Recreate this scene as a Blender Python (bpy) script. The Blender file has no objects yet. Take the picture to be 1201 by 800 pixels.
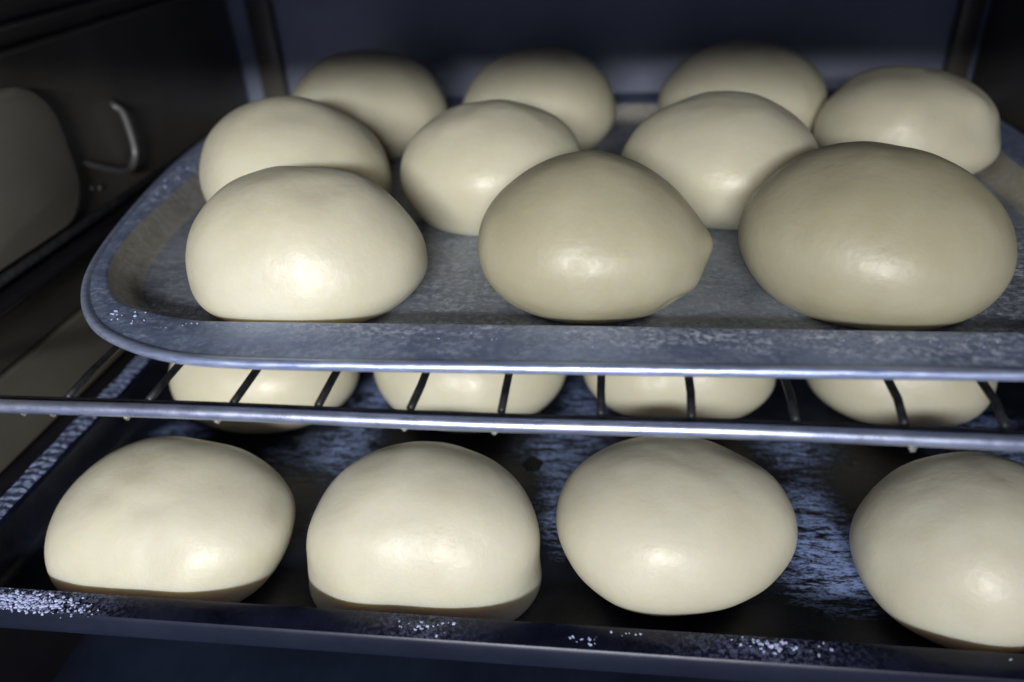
import bpy, bmesh, math, random
import numpy as np
from mathutils import Vector, Matrix, noise

random.seed(7)
sc = bpy.context.scene
COL = sc.collection
R = math.radians

# ------------------------------------------------------------------ camera
cam_d = bpy.data.cameras.new('camera')
cam = bpy.data.objects.new('camera', cam_d)
COL.objects.link(cam)
cam_d.sensor_width = 36.0
cam_d.lens = 905 / 1201 * 36.0
cam_d.clip_start = 0.01
cam_d.clip_end = 20
cam.matrix_world = (Matrix.Translation((0, 0, .272)) @ Matrix.Rotation(R(8.3), 4, 'Z')
                    @ Matrix.Rotation(R(90 - 31.5), 4, 'X') @ Matrix.Rotation(R(-3.2), 4, 'Z'))
cam_d.dof.use_dof = True
cam_d.dof.focus_distance = .325
cam_d.dof.aperture_fstop = 4.3
sc.camera = cam

# ------------------------------------------------------------------ world and lamp
world = bpy.data.worlds.new('World')
sc.world = world
world.use_nodes = True
bg = world.node_tree.nodes['Background']
bg.inputs[0].default_value = (.40, .44, .66, 1)
bg.inputs[1].default_value = .42

# a long ceiling strip behind the photographer shines in through the open door
ld = bpy.data.lights.new('strip_lamp', 'AREA')
ld.shape = 'RECTANGLE'
ld.size = .56
ld.size_y = .09
ld.spread = R(84)
ld.energy = 4.0
ld.color = (1, .985, .95)
lamp = bpy.data.objects.new('strip_lamp', ld)
COL.objects.link(lamp)
lamp.location = (-.07, -.90, .548)
lamp.rotation_euler = (Vector((-.30, .30, .07)) - Vector(lamp.location)).to_track_quat('-Z', 'Y').to_euler()

sc.view_settings.view_transform = 'Standard'
sc.view_settings.look = 'None'
sc.view_settings.exposure = 0
sc.view_settings.gamma = 1

# ------------------------------------------------------------------ helpers
def link(name, me, mat=None, parent=None, smooth=False):
    o = bpy.data.objects.new(name, me)
    COL.objects.link(o)
    if mat is not None and not me.materials:
        me.materials.append(mat)
    if parent is not None:
        o.parent = parent
    if smooth:
        me.polygons.foreach_set('use_smooth', [True] * len(me.polygons))
    return o

def mesh_from(vs, fs, name='mesh'):
    me = bpy.data.meshes.new(name)
    me.from_pydata([tuple(v) for v in vs], [], fs)
    me.update()
    return me

def tag(o, label, cat, group=None, kind=None):
    o['label'] = label
    o['category'] = cat
    if group: o['group'] = group
    if kind: o['kind'] = kind
    return o

def empty(name, loc=(0, 0, 0)):
    o = bpy.data.objects.new(name, None)
    o.location = loc
    o.empty_display_size = .02
    COL.objects.link(o)
    return o

def box_me(c, s, bev=0.0, seg=2):
    bm = bmesh.new()
    bmesh.ops.create_cube(bm, size=1, matrix=Matrix.Translation(c) @ Matrix.Diagonal((s[0], s[1], s[2], 1)))
    if bev:
        bmesh.ops.bevel(bm, geom=bm.edges[:], offset=bev, segments=seg, affect='EDGES', profile=.5)
    me = bpy.data.meshes.new('box')
    bm.to_mesh(me); bm.free()
    return me

def tube_me(pts, r, n=14, closed=False, caps=True):
    pts = [Vector(p) for p in pts]
    m = len(pts); vs = []; fs = []
    prev = None
    for i, p in enumerate(pts):
        a = pts[(i - 1) % m] if (closed or i) else pts[0]
        b = pts[(i + 1) % m] if (closed or i < m - 1) else pts[-1]
        t = (b - a).normalized()
        if prev is None:
            u = t.orthogonal().normalized()
        else:
            u = (prev - t * prev.dot(t)).normalized()
        prev = u
        w = t.cross(u)
        rr = r[i] if isinstance(r, (list, tuple)) else r
        for k in range(n):
            an = 2 * math.pi * k / n
            vs.append(p + (u * math.cos(an) + w * math.sin(an)) * rr)
    segs = m if closed else m - 1
    for i in range(segs):
        for k in range(n):
            a0 = i * n + k; a1 = i * n + (k + 1) % n
            b0 = ((i + 1) % m) * n + k; b1 = ((i + 1) % m) * n + (k + 1) % n
            fs.append((a0, a1, b1, b0))
    if caps and not closed:
        fs.append(tuple(range(n))[::-1])
        fs.append(tuple((m - 1) * n + k for k in range(n)))
    return mesh_from(vs, fs)

def catmull(P, n):
    P = [Vector(p) for p in P]; m = len(P); out = []
    for i in range(m):
        a, b, c, d = P[(i - 1) % m], P[i], P[(i + 1) % m], P[(i + 2) % m]
        for k in range(n):
            t = k / n
            out.append(.5 * ((2 * b) + (c - a) * t + (2 * a - 5 * b + 4 * c - d) * t * t + (3 * b - a - 3 * c + d) * t ** 3))
    return out

def smooth_path(P, n=8):
    P = [Vector(p) for p in P]
    Q = [P[0] * 2 - P[1]] + P + [P[-1] * 2 - P[-2]]
    out = []
    for i in range(1, len(Q) - 2):
        a, b, c, d = Q[i - 1], Q[i], Q[i + 1], Q[i + 2]
        for k in range(n):
            t = k / n
            out.append(.5 * ((2 * b) + (c - a) * t + (2 * a - 5 * b + 4 * c - d) * t * t + (3 * b - a - 3 * c + d) * t ** 3))
    out.append(P[-1])
    return out

# ------------------------------------------------------------------ node helpers
class N:
    def __init__(s, name):
        s.m = bpy.data.materials.new(name)
        s.m.use_nodes = True
        s.t = s.m.node_tree
        s.b = s.t.nodes['Principled BSDF']
        s.co = s.t.nodes.new('ShaderNodeTexCoord').outputs['Object']
    def new(s, k, **kw):
        n = s.t.nodes.new(k)
        for a, v in kw.items(): setattr(n, a, v)
        return n
    def L(s, a, b): s.t.links.new(a, b)
    def mapping(s, scale=(1, 1, 1), rot=(0, 0, 0)):
        n = s.new('ShaderNodeMapping')
        n.inputs['Scale'].default_value = scale
        n.inputs['Rotation'].default_value = rot
        s.L(s.co, n.inputs['Vector'])
        return n.outputs[0]
    def noise(s, scale, detail=4, rough=.55, vec=None, dist=0):
        n = s.new('ShaderNodeTexNoise')
        n.inputs['Scale'].default_value = scale
        n.inputs['Detail'].default_value = detail
        n.inputs['Roughness'].default_value = rough
        n.inputs['Distortion'].default_value = dist
        s.L(vec if vec is not None else s.co, n.inputs['Vector'])
        return n.outputs['Fac']
    def ramp(s, fac, stops):
        n = s.new('ShaderNodeValToRGB')
        e = n.color_ramp.elements
        while len(e) < len(stops): e.new(.5)
        for i, (p, c) in enumerate(stops):
            e[i].position = p
            e[i].color = c if isinstance(c, tuple) and len(c) == 4 else ((*c, 1) if isinstance(c, tuple) else (c, c, c, 1))
        s.L(fac, n.inputs[0])
        return n.outputs[0]
    def mix(s, fac, a, b):
        n = s.new('ShaderNodeMix', data_type='RGBA')
        for v, i in ((fac, 0), (a, 6), (b, 7)):
            if hasattr(v, 'links') or hasattr(v, 'is_linked'): s.L(v, n.inputs[i])
            elif i == 0: n.inputs[0].default_value = v
            else: n.inputs[i].default_value = (*v, 1)
        return n.outputs[2]
    def math(s, op, a, b=0.0, clamp=False):
        n = s.new('ShaderNodeMath', operation=op, use_clamp=clamp)
        for v, i in ((a, 0), (b, 1)):
            if hasattr(v, 'is_linked'): s.L(v, n.inputs[i])
            else: n.inputs[i].default_value = v
        return n.outputs[0]
    def bump(s, h, strength, dist):
        n = s.new('ShaderNodeBump')
        n.inputs['Strength'].default_value = strength
        n.inputs['Distance'].default_value = dist
        s.L(h, n.inputs['Height'])
        s.L(n.outputs[0], s.b.inputs['Normal'])
    def attr(s, name):
        n = s.new('ShaderNodeAttribute'); n.attribute_name = name
        return n.outputs['Fac']
    def set(s, **kw):
        for k, v in kw.items():
            i = s.b.inputs[k.replace('_', ' ')]
            if hasattr(v, 'is_linked'): s.L(v, i)
            elif isinstance(v, tuple): i.default_value = (*v, 1) if len(v) == 3 and i.type == 'RGBA' else v
            else: i.default_value = v

# ------------------------------------------------------------------ materials
def dough_material(name, a, b):
    m = N(name)
    obj = m.new('ShaderNodeObjectInfo')
    off = m.new('ShaderNodeVectorMath', operation='ADD')
    m.L(m.co, off.inputs[0]); 
    rnd = m.new('ShaderNodeCombineXYZ'); m.L(obj.outputs['Random'], rnd.inputs[0]); m.L(obj.outputs['Random'], rnd.inputs[2])
    m.L(rnd.outputs[0], off.inputs[1])
    v = off.outputs[0]
    big = m.noise(28, 4, .6, v)
    mid = m.noise(120, 5, .6, v)
    c = m.ramp(big, [(.32, a), (.68, b)])
    speck = m.ramp(m.noise(700, 2, .5, v), [(.70, 0.0), (.78, 1.0)])
    c = m.mix(m.math('MULTIPLY', speck, .10), c, (.45, .36, .20))
    m.set(Base_Color=c, Roughness=m.math('MULTIPLY_ADD', mid, .26) if False else m.ramp(mid, [(.3, .33), (.7, .52)]))
    m.set(Subsurface_Weight=.55, Subsurface_Scale=.016, Specular_IOR_Level=.66)
    m.b.inputs['Subsurface Radius'].default_value = (1.0, .66, .22)
    h = m.math('ADD', m.math('MULTIPLY', m.noise(300, 4, .65, v), .62), m.math('ADD', m.math('MULTIPLY', mid, .5), m.math('MULTIPLY', m.noise(30, 2, .4, v), .5)))
    m.bump(h, .38, .0010)
    return m.m
M_dough = dough_material('dough', (.715, .69, .555), (.665, .63, .48))
M_dough_tan_dim = dough_material('dough_tan_dim', (.52, .49, .355), (.455, .42, .285))  # duller tan; darkened in the colour for weaker light on two front balls

def tray_alu(glossy=False, ca=(.15, .21, .38), cb=(.36, .44, .68)):
    m = N('worn_aluminium')
    v = m.mapping((1, 4, 1))
    n1 = m.noise(24, 6, .7)
    n2 = m.noise(260, 5, .7, v)
    c = m.mix(m.ramp(n1, [(.3, 0.0), (.7, 1.0)]), ca, cb)
    fl = m.attr('flour')
    s1 = m.ramp(m.noise(330, 5, .75), [(.44, 0.0), (.60, 1.0)])
    s2 = m.ramp(m.noise(60, 5, .7, m.mapping((1, 3, 1), (0, 0, .3))), [(.40, .15), (.62, 1.0)])
    f = m.math('MULTIPLY', m.math('MULTIPLY', s1, s2), fl, True)
    c = m.mix(f, c, (.72, .78, .95))
    c = m.mix(m.ramp(n2, [(.55, 0.0), (.75, .45)]), c, (.07, .08, .11))
    m.set(Base_Color=c, Metallic=m.ramp(f, [(0, .62), (1, 0.0)]), Roughness=m.ramp(n2, [(.3, .38), (.7, .6)]))
    scr = m.ramp(m.noise(30, 2, .5, m.mapping((30, .8, 1), (0, 0, 1.2)), .3), [(.60, 0.0), (.66, 1.0)])
    scr = m.math('MULTIPLY', scr, m.ramp(m.noise(18, 3), [(.45, 0.0), (.7, .5)]))
    m.bump(m.math('SUBTRACT', m.math('ADD', m.math('MULTIPLY', n2, .3), m.math('MULTIPLY', f, .9)), scr), .5, .0008)
    if glossy:
        m.set(Metallic=.45, Roughness=.4)
        for l in list(m.t.links):
            if l.to_socket.name in ('Metallic', 'Roughness') and l.to_node == m.b: m.t.links.remove(l)
    return m.m
M_alu = tray_alu()
M_alu_wall = tray_alu(True, (.32, .30, .265), (.54, .51, .45))  # warm tan base stands in for lit dough reflected in the inner wall
M_alu_well = tray_alu(False, (.17, .20, .27), (.44, .48, .57))

def rolled():
    m = N('rolled_aluminium')
    n = m.noise(90, 5, .6, m.mapping((1, 6, 6)))
    m.set(Base_Color=m.ramp(n, [(.3, (.40, .50, .80)), (.7, (.62, .70, .95))]), Metallic=.75, Roughness=m.ramp(n, [(.3, .28), (.7, .48)]))
    m.bump(n, .3, .0006)
    return m.m
M_roll = rolled()

def enamel():
    m = N('oiled_dark_steel')
    fl = m.attr('flour')
    st = m.noise(70, 8, .78, m.mapping((1, 3.8, 1), (0, 0, .14)), .9)
    fine = m.noise(420, 5, .75, m.mapping((1, 2.2, 1)))
    s = m.math('MULTIPLY', m.ramp(st, [(.40, 0.0), (.56, 1.0)]), m.ramp(fine, [(.34, .15), (.62, 1.0)]))
    f = m.math('SUBTRACT', m.math('MULTIPLY', m.math('MULTIPLY', s, fl), 2.1), .22, True)
    base = m.mix(m.ramp(m.noise(40, 5, .6), [(.35, 0.0), (.7, 1.0)]), (.004, .005, .010), (.014, .017, .032))
    c = m.mix(f, base, (.40, .54, 1.0))
    m.set(Base_Color=c, Roughness=m.ramp(fine, [(.3, .22), (.7, .5)]), Metallic=.15)
    m.bump(m.math('ADD', m.math('MULTIPLY', st, .5), m.math('MULTIPLY', f, 1.0)), .5, .0009)
    return m.m
M_enamel = enamel()

def enamel_rim():
    m = N('dark_steel_rim')
    n = m.noise(60, 6, .6)
    f = m.math('MULTIPLY', m.ramp(m.noise(520, 5, .75), [(.46, 0.0), (.62, 1.0)]), m.attr('flour'), True)
    m.set(Base_Color=m.mix(f, m.ramp(n, [(.3, (.003, .0035, .010)), (.75, (.010, .013, .034))]), (.42, .48, .78)), Roughness=m.ramp(n, [(.3, .16), (.7, .32)]), Metallic=0.0, Specular_IOR_Level=.22)
    m.bump(m.noise(300, 4, .6), .2, .0004)
    return m.m
M_rim = enamel_rim()

def greasy():
    m = N('floury_grease')
    w = m.new('ShaderNodeTexWave', wave_type='BANDS', bands_direction='Y')
    w.inputs['Scale'].default_value = 62
    w.inputs['Distortion'].default_value = 6
    w.inputs['Detail'].default_value = 4
    w.inputs['Detail Scale'].default_value = 3
    m.L(m.co, w.inputs['Vector'])
    n = m.noise(300, 5, .7)
    f = m.math('MULTIPLY', m.ramp(w.outputs['Fac'], [(.25, .12), (.7, 1.0)]), m.ramp(n, [(.36, .1), (.58, 1.0)]))
    m.set(Base_Color=m.mix(f, (.02, .026, .05), (.40, .48, .80)), Roughness=.42)
    m.bump(m.math('ADD', f, n), .7, .001)
    return m.m
M_grease = greasy()

def chrome():
    m = N('chromed_wire')
    n = m.noise(50, 6, .65, m.mapping((1, 5, 5)))
    m.set(Base_Color=m.ramp(n, [(.3, (.36, .42, .60)), (.65, (.62, .68, .86))]), Metallic=.85, Roughness=m.ramp(m.noise(160, 5, .7), [(.3, .24), (.75, .5)]))
    m.bump(m.noise(900, 3, .6), .15, .0003)
    return m.m
M_chrome = chrome()

def steel(name, a, b, rough, metal, sc_=14):
    m = N(name)
    n = m.noise(sc_, 6, .6)
    f = m.noise(220, 4, .7, m.mapping((1, .25, 4)))
    c = m.mix(m.math('MULTIPLY', f, .5), m.ramp(n, [(.3, a), (.72, b)]), tuple(x * .6 for x in a))
    m.set(Base_Color=c, Roughness=m.ramp(n, [(.3, rough - .07), (.7, rough + .08)]), Metallic=metal)
    m.bump(f, .12, .0005)
    return m.m
M_wall = steel('dark_steel_wall', (.10, .092, .082), (.18, .167, .148), .42, .2)
M_back = steel('back_steel', (.24, .28, .42), (.52, .57, .78), .45, .2, 5)
M_panel = steel('brushed_side_panel', (.22, .205, .175), (.28, .26, .22), .5, .2)
M_liner = steel('side_liner', (.17, .16, .125), (.23, .215, .17), .5, .15)
M_rail = steel('dark_rail', (.010, .010, .014), (.022, .022, .03), .35, .5)
M_sill = steel('sill_steel', (.012, .018, .04), (.03, .042, .085), .4, .4)

M_lip = steel('lip_steel', (.008, .011, .025), (.020, .027, .055), .34, .3)
m_ = N('flour_flake'); m_.set(Base_Color=m_.ramp(m_.noise(700, 2), [(.35, (.34, .39, .66)), (.65, (.60, .66, .90))]), Roughness=.55); M_flake = m_.m
m_ = N('water'); m_.set(Base_Color=(.8, .82, .8), Roughness=.08, IOR=1.33, Transmission_Weight=.85); M_water = m_.m
m_ = N('burnt_crust'); m_.set(Base_Color=m_.ramp(m_.noise(500, 4), [(.3, (.003, .003, .004)), (.7, (.012, .011, .012))]), Roughness=.75); m_.bump(m_.noise(500, 4), .8, .001); M_burnt = m_.m

# ------------------------------------------------------------------ oven chamber
XL, XR, YB, ZB, ZC, YF = -.315, .275, .655, -.035, .42, .15
oven = tag(empty('proofing_oven', (0, .4, ZB)), 'dark steel oven chamber with ribbed side walls surrounding both trays', 'oven')
inv = Matrix.Translation((0, -.4, -ZB))
def opart(name, me, mat, smooth=False, kind=None, parent=None):
    me.transform(inv)
    o = link(name, me, mat, parent or oven, smooth)
    if kind: o['kind'] = kind
    return o
opart('back_wall', box_me((-.02, YB + .01, .19), (.66, .02, .48)), M_back)
opart('side_wall', box_me((XL - .01, .40, .19), (.02, .50, .48)), M_wall)
opart('side_wall', box_me((XR + .01, .40, .19), (.02, .50, .48)), M_wall)
opart('chamber_floor', box_me((-.02, .40, ZB - .01), (.62, .50, .02)), M_rail)
opart('chamber_ceiling', box_me((-.02, .40, ZC + .01), (.62, .50, .02)), M_wall)
opart('door_lintel', box_me((-.02, .1105, .3475), (.70, .015, .16), .002), M_wall)
M_liner2 = steel('side_liner_upper', (.07, .064, .055), (.105, .097, .08), .5, .2)
# pale lower liner of the left wall, parted from the one above by a groove
opart('liner_panel', box_me((XL + .0015, .405, .0375), (.005, .49, .042), .0012), M_liner)
opart('liner_panel', box_me((XL + .0012, .405, .0740), (.004, .49, .0255), .0012), M_liner2)
opart('wall_rib', box_me((XL + .003, .405, .0905), (.008, .49, .0042), .0018), M_liner2, True)
for z in (.203, .2145):
    opart('wall_rib', box_me((XL + .002, .405, z), (.006, .49, .0038), .0016), M_wall, True)
# rounded pale panel
def round_rect(y0, y1, z0, z1, r, n=8):
    pts = []
    for cy, cz, a0 in ((y1 - r, z0 + r, -90), (y1 - r, z1 - r, 0), (y0 + r, z1 - r, 90), (y0 + r, z0 + r, 180)):
        for k in range(n + 1):
            a = R(a0 + 90 * k / n)
            pts.append((cy + r * math.cos(a), cz + r * math.sin(a)))
    return pts
def plate_x(x0, x1, pts, slope=.002):
    vs = [(x0, y, z) for y, z in pts]; n = len(pts)
    cy = sum(p[0] for p in pts) / n; cz = sum(p[1] for p in pts) / n
    vs += [(x1 - slope * .6, y, z) for y, z in pts]
    vs += [(x1, y + (cy - y) * .05, z + (cz - z) * .05) for y, z in pts]
    fs = [(i, (i + 1) % n, n + (i + 1) % n, n + i) for i in range(n)]
    fs += [(n + i, n + (i + 1) % n, 2 * n + (i + 1) % n, 2 * n + i) for i in range(n)]
    fs.append(tuple(range(2 * n, 3 * n)))
    return mesh_from(vs, fs)
opart('side_panel', plate_x(XL, XL + .008, round_rect(.27, .402, .109, .187, .026)), M_panel, True)
# corner post strips at the back
opart('corner_post', box_me((-.288, YB - .004, .19), (.022, .010, .46), .003), M_wall, True)
opart('corner_post', box_me((.262, YB - .004, .19), (.018, .010, .46), .003), M_wall, True)
M_dull = steel('dull_steel', (.14, .14, .14), (.24, .24, .25), .45, .6)
# hook that carries a shelf
hk = smooth_path([(-.3165, .4660, .157), (-.312, .4598, .1560), (-.3085, .4612, .151), (-.3080, .462, .136), (-.3085, .4605, .124), (-.3090, .452, .1175), (-.3100, .440, .1205), (-.3125, .424, .129), (-.316, .418, .134)], 8)
opart('shelf_hook', tube_me(hk, .0023), M_dull, True)
def dome_me(c, ax, r, h, n=14, m=6):
    ax = Vector(ax).normalized(); u = ax.orthogonal().normalized(); w = ax.cross(u); c = Vector(c)
    vs = []; fs = []
    for j in range(m):
        a = j / m * math.pi / 2
        for k in range(n):
            t = 2 * math.pi * k / n
            vs.append(c + (u * math.cos(t) + w * math.sin(t)) * r * math.cos(a) + ax * h * math.sin(a))
    vs.append(c + ax * h)
    for j in range(m - 1):
        for k in range(n):
            fs.append((j * n + k, j * n + (k + 1) % n, (j + 1) * n + (k + 1) % n, (j + 1) * n + k))
    for k in range(n): fs.append(((m - 1) * n + k, (m - 1) * n + (k + 1) % n, len(vs) - 1))
    fs.append(tuple(range(n))[::-1])
    return mesh_from(vs, fs)
for y, z in ((.4181, .1174), (.4249, .1149)):
    opart('rivet', dome_me((XL, y, z), (1, 0, 0), .0022, .0018), M_dull, True)
# rails that carry the lower tray
for s, x in ((1, XL), (-1, XR)):
    opart('tray_rail', box_me((x + s * .011, .41, .0125), (.022, .46, .006), .0015), M_rail, True)
    opart('tray_rail', box_me((x + s * .010, .41, .0975), (.020, .46, .003), .0010), M_rail, True)
# front sill with its raised rounded plate
def plate_z(z0, z1, pts):
    me = plate_x(z0, z1, pts)
    for v in me.vertices: v.co = Vector((v.co.y, v.co.z, v.co.x))
    return me
opart('sill_plate', plate_z(ZB, ZB + .006, round_rect(-.245, .23, .155, .40, .022)), M_sill, True)

# ------------------------------------------------------------------ wire rack
m_ = N('oxidised_wire'); m_.set(Base_Color=m_.ramp(m_.noise(200, 4), [(.3, (.02, .021, .023)), (.7, (.06, .062, .068))]), Metallic=.7, Roughness=.45); M_wire = m_.m
rack = tag(empty('wire_rack', (-.02, .216, .1043)), 'chromed wire oven rack with thick front bar, under the upper tray', 'oven rack')
ri = Matrix.Translation((.02, -.216, -.1043))
def rpart(name, me, mat):
    me.transform(ri); return link(name, me, mat, rack, True)
xs = np.linspace(-.311, .271, 40)
bar = [(x, .216 + .0008 * math.sin(x * 9), .1048 - .0022 * (x + .22) / .34 + .0004 * math.sin(x * 31)) for x in xs]
rpart('front_bar', tube_me(bar, .0027, 18), M_chrome)
rpart('rod', tube_me([(x, y + .0040, z - .0002) for x, y, z in bar], .0019, 12), M_wire)
rpart('back_bar', tube_me([(x, .645, .1043) for x in xs], .0031, 14), M_chrome)
for x in (-.309, .269):
    rpart('side_bar', tube_me([(x, .216, .1043), (x, .43, .1043), (x, .645, .1043)], .0028, 14), M_wire)
wx = [(-.2065, -.206), (-.1722, -.1725), (-.1381, -.1387), (-.1053, -.1056), (-.0695, -.0707), (-.0373, -.0373), (-.0022, -.0018),
      (.0304, .0294), (.0652, .0644), (.1017, .0996), (.1339, .1312), (.167, .166), (.2, .2), (.236, .236)]
for a, b in wx:
    s = (a - b) / .0235
    rpart('wire', tube_me([(b, .2196, .1062), (b + s * .02, .2335, .1068), (b + s * .028, .33, .1066), (b + s * .028, .645, .1066)], .00155, 10), M_wire)

# ------------------------------------------------------------------ trays
def loft(loops, flip=False):
    n = len(loops[0]); vs = [v for l in loops for v in l]; fs = []
    for j in range(len(loops) - 1):
        for i in range(n):
            a, b = j * n + i, j * n + (i + 1) % n
            fs.append((a, b, b + n, a + n))
    return vs, fs
def poly_area(l): return sum(l[i].x * l[(i + 1) % len(l)].y - l[(i + 1) % len(l)].x * l[i].y for i in range(len(l)))
def inset(l, d):
    n = len(l); s = 1 if poly_area(l) > 0 else -1; out = []
    for i in range(n):
        t = (l[(i + 1) % n] - l[(i - 1) % n]); t.z = 0
        if t.length < 1e-9: out.append(l[i].copy()); continue
        t.normalize()
        out.append(l[i] + Vector((-t.y, t.x, 0)) * d * s)
    return out
def relax(l, k):
    for _ in range(k):
        l = [(l[i - 1] + l[i] * 2 + l[(i + 1) % len(l)]) / 4 for i in range(len(l))]
    return l
def at_z(l, z): return [Vector((p.x, p.y, z)) for p in l]

def flour_attr(me, fn):
    a = me.attributes.new('flour', 'FLOAT', 'POINT')
    a.data.foreach_set('value', [fn(v.co.x, v.co.y, v.co.z) for v in me.vertices])

def grid_floor(outline, z, step, bulge=0.0):
    """flat floor: rings of the outline drawn towards the middle, so its border meets the wall exactly"""
    n = len(outline); cx = sum(p.x for p in outline) / n; cy = sum(p.y for p in outline) / n
    K = 40; loops = []
    for k in range(K):
        f = 1 - k / K
        loops.append([Vector((cx + (p.x - cx) * f, cy + (p.y - cy) * f, z + bulge * (1 - f))) for p in outline])
    vs, fs = loft(loops)
    vs.append(Vector((cx, cy, z + bulge)))
    b = (K - 1) * n
    for i in range(n): fs.append((b + i, b + (i + 1) % n, len(vs) - 1))
    return mesh_from(vs, fs)

# --- upper tray: worn light metal, wide flat rim with round corners
ZT = .110; RZ = .1215
pairs = [((-.0937, .2208), (-.1051, .2546)), ((-.1415, .2202), (-.155, .2542)), ((-.1684, .2232), (-.1719, .2549)), ((-.1961, .2361), (-.2041, .2654)),
         ((-.2096, .2461), (-.2176, .2782)), ((-.2275, .2701), (-.2300, .2947)), ((-.2435, .3033), (-.2400, .3195)), ((-.2557, .3476), (-.2472, .3522)),
         ((-.2680, .4053), (-.2510, .3930)), ((-.2760, .4560), (-.2550, .4500)), ((-.2800, .5150), (-.2570, .5080)), ((-.2770, .5620), (-.2500, .5480)),
         ((-.2600, .5900), (-.2380, .5640)), ((-.2250, .6000), (-.2150, .5720)), ((-.1500, .6020), (-.1500, .5740)), ((0, .6030), (0, .5745)), ((.13, .6030), (.13, .5745)),
         ((.2000, .6000), (.1850, .5720)), ((.2300, .5850), (.2080, .5600)), ((.2420, .5500), (.2180, .5380)), ((.2420, .4900), (.2200, .4850)), ((.2410, .4000), (.2190, .4000)),
         ((.2380, .3150), (.2150, .3200)), ((.2300, .2650), (.2050, .2860)), ((.2080, .2380), (.1900, .2660)), ((.1750, .2265), (.1650, .2580)),
         ((.1332, .2252), (.1400, .2560)), ((.0500, .2233), (.0500, .2558)), ((-.0329, .2222), (-.0371, .2556))]
outer = relax(catmull([(a[0], a[1] + (.0048 if a[1] < .25 else .002 if a[1] < .3 else 0), RZ) for a, b in pairs], 6), 24)
inner = relax(catmull([(b[0], b[1], RZ) for a, b in pairs], 6), 12)
lp = [at_z([o + (i - o) * .0 for o, i in zip(outer, inner)], RZ + .0006)]
for f, dz in ((.06, .0002), (.12, 0), (.25, 0), (.4, .0003), (.55, .0003), (.7, .0002), (.85, .0001), (.96, 0), (1.0, -.0004)):
    lp.append(at_z([o + (i - o) * f for o, i in zip(outer, inner)], RZ + dz))
rim_vs, rim_fs = loft(lp)
w_loops = [lp[-1]]
for d, z in ((.0006, RZ - .0012), (.0022, .1185), (.0045, .1145), (.0066, .1118), (.0092, .1103), (.012, ZT)):
    w_loops.append(at_z(relax(inset(inner, d), 2), z))
tray = tag(empty('upper_tray', (-.02, .40, ZT)), 'worn grey aluminium baking tray with rounded corner, on the wire rack', 'baking tray', 'baking trays in the oven')
ti = Matrix.Translation((.02, -.40, -ZT))
def blob(x, y, cx, cy, rx, ry, p=1.0):
    p *= 1.35
    d = ((x - cx) / rx) ** 2 + ((y - cy) / ry) ** 2
    return p * math.exp(-d * 1.2)
def up_flour(x, y, z):
    v = .36
    v += blob(x, y, .03, .262, .11, .016, .75) + blob(x, y, -.095, .258, .035, .012, .6) + blob(x, y, .14, .262, .06, .02, .8) + blob(x, y, .10, .244, .10, .008, .45)
    v += blob(x, y, -.195, .278, .018, .012, .9) + blob(x, y, -.264, .42, .012, .07, .8) + blob(x, y, -.262, .47, .02, .05, .5)
    v += blob(x, y, -.07, .30, .02, .05, .3) + blob(x, y, .19, .33, .04, .06, .6) + blob(x, y, .03, .52, .03, .05, .7) + blob(x, y, -.1, .45, .1, .1, .3)
    return min(v, 1)
def tpart(name, me, mat):
    flour_attr(me, up_flour)
    me.transform(ti); return link(name, me, mat, tray, True)
tpart('rim', mesh_from(rim_vs, rim_fs), M_alu)
tpart('tray_wall', mesh_from(*loft(w_loops)), M_alu_wall)
tpart('tray_floor', grid_floor(w_loops[-1], ZT, .004), M_alu_well)
tpart('rolled_edge', tube_me([Vector((p.x, p.y, RZ - .0012)) for p in outer], .0022, 14, closed=True), M_roll)

# --- lower tray: dark oiled steel, straight sided
LX0, LX1, LY0, LY1, LZ = -.298, .262, .1862, .628, .020
def rrect(x0, x1, y0, y1, r, z, n=7, m=90):
    P = []
    cs = ((x1 - r, y0 + r, -90), (x1 - r, y1 - r, 0), (x0 + r, y1 - r, 90), (x0 + r, y0 + r, 180))
    for q, (cx, cy, a0) in enumerate(cs):
        for k in range(n + 1):
            a = R(a0 + 90 * k / n); P.append(Vector((cx + r * math.cos(a), cy + r * math.sin(a), z)))
        nx = cs[(q + 1) % 4]; a = R(a0 + 90)
        e = Vector((nx[0] + r * math.cos(a), nx[1] + r * math.sin(a), z)); s0 = P[-1].copy()
        for k in range(1, m): P.append(s0.lerp(e, k / m))
    return P
# lower tray
ltray = tag(empty('lower_tray', (-.02, .40, 0)), 'black oiled steel baking tray with floury smears, on the shelf below', 'baking tray', 'baking trays in the oven')
li = Matrix.Translation((.02, -.40, 0))
def low_flour(x, y, z):
    v = .0
    v += blob(x, y, .103, .262, .022, .022, 1.0) + blob(x, y, .10, .335, .028, .022, .5) + blob(x, y, .095, .295, .02, .015, .45) + blob(x, y, -.02, .325, .03, .022, .7) + blob(x, y, -.018, .285, .016, .03, .75)
    v += blob(x, y, -.245, .330, .016, .010, 1.0) + blob(x, y, -.155, .318, .035, .022, .6) + blob(x, y, -.135, .27, .014, .03, .3)
    v += blob(x, y, -.01, .365, .02, .04, .55) + blob(x, y, .2, .33, .03, .05, .9) + blob(x, y, .105, .24, .03, .015, .35) + blob(x, y, -.14, .37, .014, .04, .6)
    return min(v, 1)
def lpart(name, me, mat, f=None):
    flour_attr(me, f or low_flour)
    me.transform(li); return link(name, me, mat, ltray, True)
e = 0.0
L_out = [rrect(LX0, LX1, LY0, LY1, .016, z) for z in (LZ - .0105,)] + [rrect(LX0, LX1, LY0, LY1, .016, LZ - .0012), rrect(LX0 + .0012, LX1 - .0012, LY0 + .0012, LY1 - .0012, .015, LZ)]
L_in = rrect(LX0 + .0165, LX1 - .0165, LY0 + .0125, LY1 - .014, .012, LZ)
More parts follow.
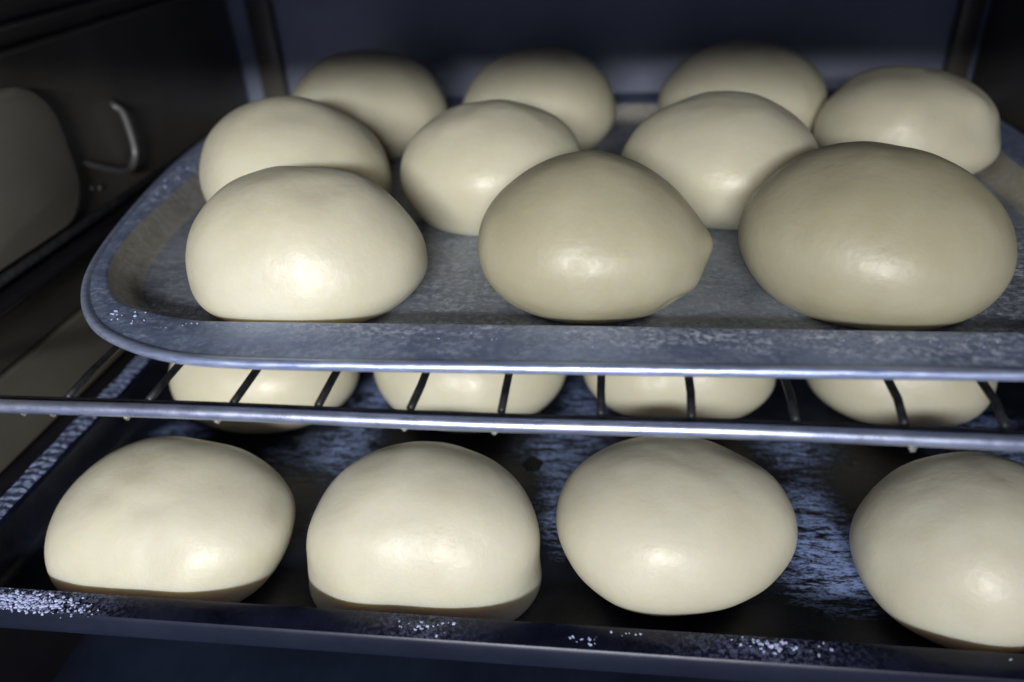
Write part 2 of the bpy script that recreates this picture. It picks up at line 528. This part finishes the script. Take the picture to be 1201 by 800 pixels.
L_mid = rrect(LX0 + .014, LX1 - .014, LY0 + .0105, LY1 - .012, .013, LZ)
lpart('folded_lip', mesh_from(*loft([at_z(L_out[0], LZ - .0105), L_out[0] and at_z(L_out[1], LZ - .0012), at_z(L_out[2], LZ)])), M_lip)
lpart('rim', mesh_from(*loft([at_z(L_out[2], LZ), at_z(L_mid, LZ), at_z(L_in, LZ - .0006)])), M_rim, lambda x, y, z: blob(x, y, -.240, .192, .030, .02, .75) + blob(x, y, -.07, .193, .02, .01, .22) + blob(x, y, .06, .194, .03, .01, .35))
Lw = [at_z(L_in, LZ - .0006)]
for d, z in ((.0015, .016), (.003, .010), (.0045, .004), (.006, .0012), (.0085, 0.0)):
    Lw.append(at_z(rrect(LX0 + .0165 + d, LX1 - .0165 - d, LY0 + .0125 + d, LY1 - .014 - d, .012, z), z))
lpart('tray_wall', mesh_from(*loft(Lw)), M_enamel, lambda x, y, z: .0)
lpart('tray_floor', grid_floor(Lw[-1], 0, .004), M_enamel)
# outside of the tray: drops below the lip, then its underside
Lo = [at_z(rrect(LX0 + .011, LX1 - .011, LY0 + .0085, LY1 - .011, .012, LZ), LZ - .0022), at_z(rrect(LX0 + .018, LX1 - .018, LY0 + .015, LY1 - .016, .012, 0), -.0012)]
vs, fs = loft(Lo); n0 = len(Lo[0]); fs.append(tuple(range(n0, 2 * n0))[::-1])
lpart('underside', mesh_from(vs, fs), M_rim)
# greasy, floury ridge baked on the left rim
rows = 240; vs = []; fs = []
for j in range(rows):
    y = .205 + (.60 - .205) * j / (rows - 1)
    w = .0052 + .0012 * noise.noise(Vector((y * 60, 0, 3))) ; cx = -.2895 + .0012 * noise.noise(Vector((y * 25, 1, 0)))
    for k in range(7):
        t = k / 6 * 2 - 1
        vs.append((cx + w * t, y, LZ + .0002 + .0011 * (1 - t * t) * (.6 + .8 * noise.noise(Vector((t * 2, y * 320, 5))))))
    if j:
        for k in range(6):
            a = (j - 1) * 7 + k; fs.append((a, a + 1, a + 8, a + 7))
o = lpart('flour_crust', mesh_from(vs, fs), M_grease)
o['kind'] = 'stuff'

# ------------------------------------------------------------------ flour flakes (uncountable)
def flakes(name, label, spots, parent_z):
    vs = []; fs = []
    for cx, cy, rx, ry, n, s0, s1, z in spots:
        for _ in range(n):
            for _t in range(20):
                a, b = random.gauss(0, .45), random.gauss(0, .45)
                if abs(a) <= 1 and abs(b) <= 1: break
            x, y = cx + a * rx, cy + b * ry
            s = random.uniform(s0, s1) * (1.3 if random.random() < .12 else 1)
            an = random.uniform(0, 3.14); el = random.uniform(.5, 1.0); h = s * random.uniform(.15, .4)
            m = random.choice((4, 5, 6)); b0 = len(vs)
            ring = []
            for k in range(m):
                t = 2 * math.pi * k / m + random.uniform(-.3, .3); r = s * .5 * random.uniform(.7, 1.15)
                px, py = r * math.cos(t), r * math.sin(t) * el
                ring.append((px * math.cos(an) - py * math.sin(an), px * math.sin(an) + py * math.cos(an)))
            for px, py in ring: vs.append((x + px, y + py, z))
            for px, py in ring: vs.append((x + px * .75, y + py * .75, z + h * random.uniform(.7, 1)))
            vs.append((x, y, z + h * 1.1))
            for k in range(m):
                k2 = (k + 1) % m
                fs.append((b0 + k, b0 + k2, b0 + m + k2, b0 + m + k)); fs.append((b0 + m + k, b0 + m + k2, b0 + 2 * m))
    c = Vector((spots[0][0], spots[0][1], spots[0][7]))
    me = mesh_from(vs, fs); me.transform(Matrix.Translation(-c))
    o = link(name, me, M_flake); o.location = c
    tag(o, label, 'flour crumbs', kind='stuff')
    return o
z = LZ + .0001
flakes('flour_crumbs', 'coarse white flour crumbs scattered along front rim of the lower black tray',
       [(-.244, .1915, .034, .0065, 420, .0004, .0022, z), (-.213, .1900, .010, .004, 26, .0004, .0017, z), (-.070, .1925, .016, .004, 22, .0004, .0018, z),
        (-.006, .1920, .008, .003, 12, .0004, .0019, z), (.010, .1955, .008, .001, 7, .0007, .0013, z), (.062, .1940, .024, .004, 46, .0004, .0022, z), (.16, .192, .04, .004, 5, .0006, .0013, z)], 0)
z = RZ + .0003
flakes('flour_crumbs', 'few fine white flour crumbs on rounded corner rim of the upper tray',
       [(-.198, .2565, .016, .004, 14, .0006, .0015, z), (-.17, .2500, .03, .004, 12, .0005, .0010, z), (.0, .243, .15, .010, 26, .0003, .0008, z), (.12, .248, .08, .006, 26, .0003, .0009, z), (-.262, .43, .006, .05, 22, .0008, .0018, z)], 0)

# water drops hanging under the front bar
wg = 'water drops hanging under the rack front bar'
drops = [(-.2238, 'tiny water drop under rack bar, farthest left'), (-.2114, 'tiny water drop under rack bar, second from left'), (-.1809, 'tiny water drop under rack bar, over the black tray rim'),
         (-.1446, 'tiny water drop under rack bar, left of the half hidden dough'), (-.0728, 'tiny water drop under rack bar, above second front dough ball'),
         (-.0397, 'tiny water drop under rack bar, just left of the dark scorch spot'), (.1025, 'tiny water drop under rack bar, near right end')]
for x, lab in drops:
    zb = .1048 - .0022 * (x + .22) / .34
    o = link('water_drop', dome_me((0, 0, 0), (0, 0, -1), .0013, .0022), M_water, None, True)
    o.location = (x, .2158, zb - .0029)
    tag(o, lab, 'water drop', wg)

# burnt crust spot on the lower tray
vs = []; fs = []; n = 22
for j, (f, h) in enumerate(((1, .0001), (.8, .0008), (.4, .0013))):
    for k in range(n):
        a = 2 * math.pi * k / n
        r = .0052 * (1 + .22 * noise.noise(Vector((math.cos(a) * 1.6, math.sin(a) * 1.6, 2)))) * f
        vs.append((r * math.cos(a), r * 1.15 * math.sin(a), h))
for j in range(2):
    for k in range(n): fs.append((j * n + k, j * n + (k + 1) % n, (j + 1) * n + (k + 1) % n, (j + 1) * n + k))
fs.append(tuple(range(2 * n, 3 * n)))
o = link('burnt_crumb', mesh_from(vs, fs), M_burnt, None, True); o.location = (-.0383, .3143, 0)
tag(o, 'small black burnt crumb stuck on lower tray between middle dough balls', 'crumb')

# ------------------------------------------------------------------ dough balls
BUNS = {
 'T1': [-0.13393, 0.29918, 0.04781, 0.05647, 0.11458, -0.00879, 0.00989, 0.0036, -0.00266, 0.00545, 0.19491, 2.09427, 0.24644],
 'T2': [-0.00699, 0.30797, 0.0477, 0.05989, -0.00366, 0.0014, 0.01201, -0.03489, -0.00404, -0.00227, 0.30123, 1.9129, 0.38575],
 'T3': [0.10988, 0.31464, 0.05288, 0.05916, -0.00779, -0.00227, -0.01097, -0.02209, -0.00366, 0.00067, 0.22126, 2.01674, 0.36291],
 'M1': [-0.16948, 0.39081, 0.0517, 0.06481, 0.00108, -0.04093, 0.02116, 0.01879, -0.00479, -0.00184, 0.25743, 2.02112, 0.35073],
 'M2': [-0.06545, 0.40075, 0.04789, 0.05812, 0.02362, 0.00509, 0.00124, 0.00013, 0.00261, -0.00048, 0.20672, 2.04922, 0.41424],
 'M3': [0.05722, 0.41133, 0.05215, 0.05743, -0.01958, -0.01304, -0.03687, -0.0093, 0.00167, -0.00137, 0.26729, 2.00627, 0.34047],
 'M4': [0.17031, 0.47128, 0.05012, 0.05474, -0.00633, 0.01344, -0.0006, -0.03643, -0.00427, -0.00031, 0.27689, 1.97705, 0.32953],
 'B1': [-0.16664, 0.51697, 0.05495, 0.06391, -0.02221, 0.01015, 0.0015, 0.01083, 0.00034, -0.00012, 0.29773, 2.02907, 0.3275],
 'B2': [-0.04946, 0.51683, 0.05151, 0.06229, -0.00485, -0.00423, -0.00352, -0.0045, 0.00222, -0.00023, 0.26726, 2.04897, 0.3407],
 'B3': [0.08214, 0.52239, 0.05259, 0.06274, 0.00199, 0.00635, 0.01332, -0.02258, -0.00073, -0.00059, 0.26247, 1.98493, 0.37699],
 'L1': [-0.20468, 0.23729, 0.04828, 0.04953, 0.20018, -0.0472, 0.03612, -0.02212, 0.00523, 0.01466, 0.11393, 2.06627, 0.34139],
 'L2': [-0.08163, 0.24151, 0.0457, 0.05758, 0.1361, -0.0245, 0.01767, -0.04208, 0.00362, 0.00374, -0.02532, 2.03588, 0.36664],
 'L3': [0.03107, 0.25636, 0.04848, 0.05619, 0.07509, 0.02572, 0.01442, 0.00709, -0.00275, -0.00343, 0.26116, 2.05075, 0.36231],
 'L4': [0.14931, 0.24716, 0.04404, 0.05827, 0.01229, 0.03594, 0.00084, 0.02429, 0.00504, 0.0012, 0.22569, 2.05051, 0.31494],
 'K1': [-0.20181, 0.36735, 0.05174, 0.06082, 0.05308, -0.00196, 0.00682, -0.01762, -0.00262, -0.00332, 0.2602, 2.04743, 0.36035],
 'K2': [-0.08112, 0.37966, 0.05621, 0.06471, 0.03123, -0.01123, 0.00539, -0.0029, -0.00118, -0.00075, 0.25327, 2.05, 0.37167],
 'K3': [0.04115, 0.38495, 0.04996, 0.0581, 0.09001, -0.00215, 0.00348, -0.03678, -0.00212, -0.00224, 0.26912, 2.05, 0.32702],
 'K4': [0.16241, 0.38932, 0.04893, 0.05938, 0.0096, -0.00435, -0.01185, -0.02395, -3e-05, -0.0019, 0.26874, 2.05, 0.33812],
}
g1 = 'dough balls rising on the upper tray'
g2 = 'dough balls rising on the lower tray'
LAB = {
 'T1': 'front left dough ball on the upper tray, nearest the rounded tray corner',
 'T2': 'front middle dough ball on upper tray, dimmed tan with small nub on its right',
 'T3': 'largest dimmed tan dough ball, front right on the upper tray',
 'M1': 'pale dough ball behind the front left one, beside left rim of upper tray',
 'M2': 'small pale dough ball in middle row of upper tray, leaning left with glossy spot',
 'M3': 'pale dough ball in middle row of upper tray, between the two dimmed tan front ones',
 'M4': 'lumpy uneven dough ball at far right of upper tray, behind the largest',
 'B1': 'leftmost dough ball in the back row of upper tray with shaded top',
 'B2': 'dough ball in the centre of back row on upper tray, shaded top',
 'B3': 'dimmest dough ball in the back row of upper tray, right of centre',
 'L1': 'dough ball at front left of the lower black tray, beside white crumbs',
 'L2': 'second dough ball from left in front row of lower tray, base hidden by rim',
 'L3': 'brightest glossy dough ball, third from left in front row of lower tray',
 'L4': 'front right dough ball of lower tray, cut off by the picture edge',
 'K1': 'leftmost dough ball under the upper tray, seen behind two rack wires',
 'K2': 'second dough ball from left in row partly hidden below the upper tray',
 'K3': 'third dough ball from left in row partly hidden below the upper tray',
 'K4': 'dim rightmost dough ball in row partly hidden below the upper tray',
}
# local swellings and dents: (azimuth deg, height fraction, amount in m, width)
LUMPS = {'T2': [(-8, .42, .0028, .10), (-38, .12, -.0034, .07), (-28, .2, .0015, .12), (60, .7, .001, .3)],
         'M4': [(20, .6, .0026, .3), (-25, .45, -.0026, .13), (140, .9, .0022, .2), (100, .8, -.0022, .25), (-60, .55, -.0020, .16), (-110, .75, .0020, .15), (-45, .8, .0016, .12)],
         'L1': [(8, .62, -.0016, .10), (22, .45, .0018, .2)], 'T3': [(-150, .35, -.0012, .25), (20, .5, .0012, .3)],
         'M2': [(-120, .2, -.0014, .2)], 'L3': [(40, .85, -.0010, .2), (200, .15, -.0010, .2)], 'L4': [(170, .5, .0012, .25)], 'B1': [(0, .3, .001, .3)]}
NU, NL, NT = 128, 26, 46
def bun_mesh(key, q, seed):
    x, y, a, h, c2, s2, c3, s3, lx, ly, k, ex, wf = q
    U = np.linspace(0, 2 * np.pi, NU, endpoint=False)
    zw = wf * h; prof = [(0.0, (1 - k) * .0), (0.0, (1 - k) * .45), (0.0, (1 - k) * .85)]
    for t in np.linspace(0, 1, NL): prof.append((zw * t, 1 - k * (1 - t) ** 2.2))
    for t in np.linspace(0, np.pi / 2, NT)[1:-1]:
        e = 2 / ex; prof.append((zw + (h - zw) * math.sin(t) ** e, math.cos(t) ** e))
    vs = []
    for z, r in prof:
        w = z / h
        for u in U:
            rr = a * r * (1 + c2 * math.cos(2 * u) + s2 * math.sin(2 * u) + c3 * math.cos(3 * u) + s3 * math.sin(3 * u))
            vs.append([rr * math.cos(u) + lx * w, rr * math.sin(u) + ly * w, z])
    vs.append([lx, ly, h])
    sd = Vector((seed * 3.7, seed * 1.3, seed * 7.1))
    lum = []
    for (az, hf, am, wd) in LUMPS.get(key, []):
        lum.append((math.cos(R(az)), math.sin(R(az)), hf, am, wd))
    out = []
    for v in vs:
        p = Vector(v); c = Vector((0, 0, h * .35)); d = p - c; L = d.length; d.normalize()
        up = min(1, p.z / .008)
        n = noise.noise(d * 1.7 + sd) * .0012 + noise.noise(d * 3.4 + sd) * .0003 + noise.noise(d * 9 + sd) * .00005
        for ca, sa, hf, am, wd in lum:
            hd = Vector((p.x, p.y)); hl = hd.length + 1e-6
            cs = (hd.x * ca + hd.y * sa) / hl; ang = math.acos(max(-1, min(1, cs))) * min(1, hl / (a * .6))
            n += am * math.exp(-(ang / (wd * 1.8)) ** 2 - ((p.z / h - hf) / wd) ** 2)
        p = p + d * n * up
        p.z = max(p.z, 0.0002)
        out.append(p)
    fs = [tuple(range(NU))[::-1]]
    nr = len(prof)
    for j in range(nr - 1):
        for i in range(NU):
            A = j * NU + i; B = j * NU + (i + 1) % NU
            fs.append((A, B, B + NU, A + NU))
    b = (nr - 1) * NU
    for i in range(NU): fs.append((b + i, b + (i + 1) % NU, len(out) - 1))
    # ring 0 sits at radius 0: drop it
    out2 = out[NU:]; fs2 = [tuple(range(NU))[::-1]]
    for f in fs[1:]:
        g = tuple(i - NU for i in f)
        if min(g) >= 0: fs2.append(g)
    return mesh_from(out2, fs2)
for i, (key, q) in enumerate(BUNS.items()):
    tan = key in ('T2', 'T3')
    up = key[0] in 'TMB'
    o = link('dough_ball', bun_mesh(key, q, i + 1), M_dough_tan_dim if tan else M_dough, None, True)
    o.location = (q[0], q[1], ZT if up else 0)
    tag(o, LAB[key], 'dough ball', g1 if up else g2)
